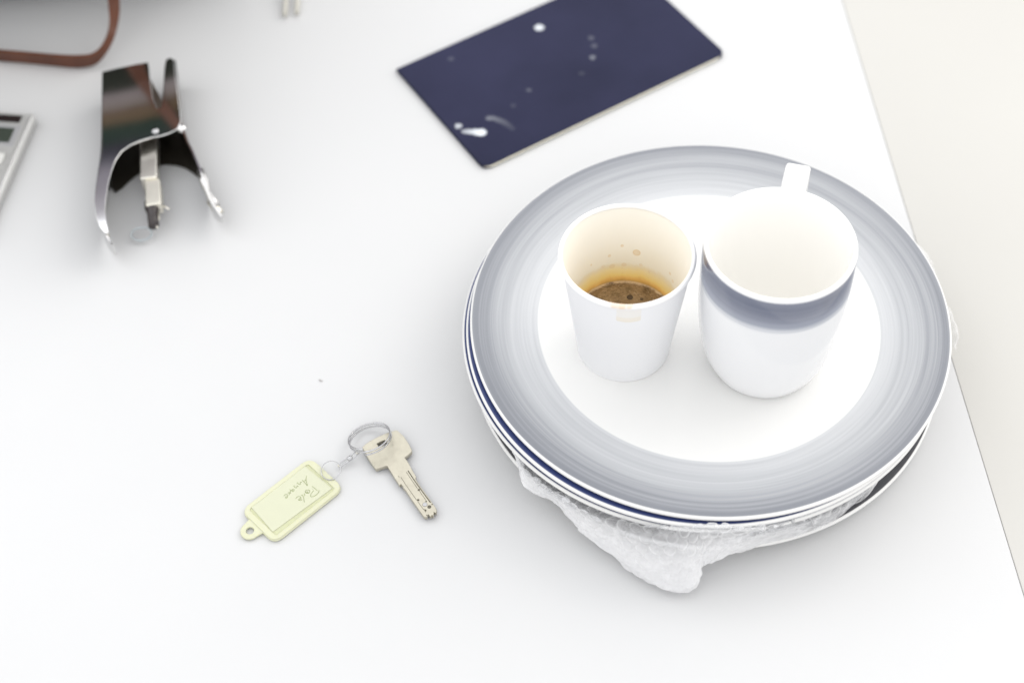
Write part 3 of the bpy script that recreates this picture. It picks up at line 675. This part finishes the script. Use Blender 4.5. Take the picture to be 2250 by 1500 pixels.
# ------------------------------------------------------------------ small pale plastic clip at the top edge, and crumbs
cp = empty('plastic_clip', at(640, 0, 0)); tag(cp, 'blurred pale yellow plastic clip at the top edge of the table', 'clip')
clm = plain('pale_resin', (.53, .515, .46), .4, 0, .02)
for a, b in ((626, 34), (652, 30)):
    keep(tube('prong', [at(a, b, .003), at(a+2, b-30, .004), at(a+3, b-70, .008)], .0018, clm), cp)
o = tube('prong_bridge', [at(629, -36, .008), at(655, -40, .008)], .0018, clm); keep(o, cp)
cr_ = tube('crumb', [at(702, 834, .0004), at(705, 836, .0006), at(709, 837, .0003)], lambda t: .0004*(1-t*.6), plain('grey_lint', (.40, .38, .36), .8)); tag(cr_, 'tiny grey crumb on the table between key and plates', 'crumb')

# ------------------------------------------------------------------ bubble wrap squeezed between the plates
def wrap_mat():
    m = N('bubble_film')
    d = m.add('ShaderNodeBsdfDiffuse'); d.inputs[0].default_value = (.99, .99, .995, 1)
    tl = m.add('ShaderNodeBsdfTranslucent'); tl.inputs[0].default_value = (.99, .99, .995, 1)
    gl = m.add('ShaderNodeBsdfGlossy'); gl.inputs['Roughness'].default_value = .22
    tr = m.add('ShaderNodeBsdfTransparent'); tr.inputs[0].default_value = (.97, .975, .985, 1)
    a = m.add('ShaderNodeMixShader'); a.inputs[0].default_value = .5; m.link(d.outputs[0], a.inputs[1]); m.link(tl.outputs[0], a.inputs[2])
    lf = m.add('ShaderNodeLayerWeight'); lf.inputs[0].default_value = .5
    fr = m.math('ADD', m.math('MULTIPLY', m.math('POWER', lf.outputs['Facing'], 4.0), .6), .05)
    b = m.add('ShaderNodeMixShader'); m.link(fr, b.inputs[0]); a.inputs[0].default_value = .28; m.link(a.outputs[0], b.inputs[1]); m.link(gl.outputs[0], b.inputs[2])
    x, y, z, o = m.xyz(); n = m.noise(o, 150, 3, .5)
    lw = m.add('ShaderNodeLayerWeight'); lw.inputs[0].default_value = .45
    ad = m.add('ShaderNodeAttribute', attribute_name='dense')
    op = m.math('ADD', m.math('ADD', m.math('ADD', .10, m.math('MULTIPLY', ad.outputs['Fac'], .42)), m.math('MULTIPLY', m.math('MULTIPLY', lw.outputs['Facing'], lw.outputs['Facing']), .95)), m.math('MULTIPLY', m.smooth(n, .45, .75), .12), clamp=True)
    c = m.add('ShaderNodeMixShader'); m.link(op, c.inputs[0]); m.link(tr.outputs[0], c.inputs[1]); m.link(b.outputs[0], c.inputs[2])
    m.link(c.outputs[0], m.out.inputs[0]); return m.m
def sheet(rowsets, nu, nv, bub, amp, crump, seed, dn=lambda t: 1 if t < .62 else max(.1, 1-(t-.62)*5)):
    """rows of world points (inner..outer) interpolated to a fine sheet with bubbles pressed out of it"""
    L = [catmull(r, 12) for r in rowsets]
    def samp(l, t):
        q = t*(len(l)-1); k = min(int(q), len(l)-2); return l[k].lerp(l[k+1], q-k)
    g = [[None]*(nv+1) for _ in range(nu+1)]
    for i in range(nu+1):
        col = catmull([samp(l, i/nu) for l in L], 10)
        for j in range(nv+1): g[i][j] = samp(col, j/nv)
    # arc lengths for the bubble pattern
    ul = [0]*(nu+1)
    for i in range(1, nu+1): ul[i] = ul[i-1]+(g[i][nv//2]-g[i-1][nv//2]).length
    vs = []
    for i in range(nu+1):
        vl = 0
        for j in range(nv+1):
            p = g[i][j]
            if j: vl += (p-g[i][j-1]).length
            du = g[min(i+1, nu)][j]-g[max(i-1, 0)][j]; dv_ = g[i][min(j+1, nv)]-g[i][max(j-1, 0)]
            n = dv_.cross(du)
            n = n.normalized() if n.length > 1e-12 else Vector((0, 0, 1))
            if n.z < 0: n = -n
            a, b = ul[i]/bub, vl/(bub*.866); row = round(b); aa = a+.5*(row % 2); da = (aa-round(aa)); db = (b-row)*.866
            wob = noise.noise(Vector((round(aa)*1.7, row*2.3, seed)))
            r = math.hypot(da, db)/.42; h = max(0, 1-r*r)**.5*amp*(.75+.6*wob) if r < 1 else 0
            s_ = Vector((p.x*70, p.y*70, seed+p.z*70)); c1 = noise.noise(s_); c2 = noise.noise(s_*2.1); c3 = noise.noise(s_*6.5)
            ridge = (1-abs(c2)*2.2)
            e_ = min(1, j/nv*3)
            vs.append(p+n*(h*(.5+.5*e_)*max(.3, min(1, 1.9-1.7*j/nv))+(crump*(c1*1.0+ridge*.12)+0.0005*math.sin(ul[i]*170+c1*4)*j/nv)*(.35+.65*e_))+Vector((c2, c3, 0))*crump*.15)
    fs = [(i*(nv+1)+j, (i+1)*(nv+1)+j, (i+1)*(nv+1)+j+1, i*(nv+1)+j+1) for i in range(nu) for j in range(nv)]
    vs = [Vector((v.x, v.y, max(v.z, .0012))) for v in vs]
    global DENS
    DENS += [min(1, max(0, (j/nv-.45)/.35))*dn(i/nu) for i in range(nu+1) for j in range(nv+1)]
    return vs, fs
DENS = []
def polar(phi, r, z): return Vector((r*math.cos(phi), r*math.sin(phi), z))
# outer edge, read off the photograph, with its real height above the table
out = [(1132, 1000, .018), (1142, 1030, .018), (1150, 1062, .016), (1172, 1082, .014), (1205, 1096, .012), (1248, 1138, .010), (1292, 1182, .008), (1345, 1222, .006), (1400, 1262, .005), (1450, 1290, .005), (1492, 1304, .005), (1524, 1292, .006), (1538, 1266, .008), (1541, 1246, .011), (1566, 1236, .013), (1620, 1218, .013), (1668, 1200, .013), (1769, 1169, .0160), (1827, 1143, .0185), (1860, 1122, .0195), (1885, 1100, .020), (1908, 1081, .0205), (1935, 1046, .0215), (1950, 1028, .0225)]
crest = [(1130, 985, .026), (1140, 1005, .026), (1158, 1035, .026), (1180, 1052, .027), (1212, 1078, .029), (1250, 1100, .031), (1290, 1120, .033), (1330, 1135, .034), (1375, 1150, .036), (1420, 1160, .038), (1455, 1163, .039), (1490, 1160, .042), (1520, 1156, .0445), (1560, 1154, .046), (1610, 1156, .045), (1650, 1158, .043), (1690, 1158, .040), (1762, 1140, .034), (1815, 1114, .029), (1850, 1096, .027), (1875, 1081, .0265), (1898, 1067, .0265), (1925, 1042, .026), (1946, 1024, .0255)]
O = [at(*q) for q in out]; Cw = [at(*q) for q in crest]
I = []; M = []
for k, p in enumerate(Cw):
    phi = math.atan2(p.y, p.x); I.append(polar(phi, .108, .021)); M.append(polar(phi, .126, .0235))
mid = [c.lerp(o_, .5)+Vector((0, 0, .006)) for c, o_ in zip(Cw, O)]
V1, F1 = sheet([I, M, Cw, mid, O], 560, 130, .0074, .0021, .0015, 3.1)
# second layer, slightly inside: the folded edge of the wrap
O2 = [c.lerp(o_, .93)+Vector((0, 0, -.0015)) for c, o_ in zip(Cw, O)]
mid2 = [c.lerp(o_, .5)+Vector((0, 0, .001)) for c, o_ in zip(Cw, O)]
Cw2 = [m_.lerp(c, .75)+Vector((0, 0, -.0035)) for m_, c in zip(M, Cw)]
V2, F2 = sheet([I, M, Cw2, mid2, O2], 420, 80, .0074, .0010, .0015, 8.4)
# the far end of the same wrap poking out at the right
ra_ = []
for k in range(11):
    phi = math.radians(-8+k*6.2); wv = .5+.5*math.sin(k*1.7)
    ra_.append(([polar(phi, .108, .021), polar(phi, .128, .025), polar(phi, .137+.002*wv, .030+.003*wv), polar(phi, .1415+.006*wv*(1 if 2 < k < 9 else .2), .026+.005*wv)]))
rws = [[r[k] for r in ra_] for k in range(4)]
V3, F3 = sheet(rws, 160, 60, .0070, .0012, .0014, 5.7, lambda t: -.2)
VV = V1+V2+V3; FF = F1+[tuple(i+len(V1) for i in f) for f in F2]+[tuple(i+len(V1)+len(V2) for i in f) for f in F3]
o = link('bubble_wrap', mesh('bubble_wrap', VV, FF), wrap_mat())
at_ = o.data.attributes.new('dense', 'FLOAT', 'POINT')
for i, v in enumerate(DENS): at_.data[i].value = v
tag(o, 'crumpled clear bubble wrap squeezed between the lower plates of the stack', 'bubble wrap')
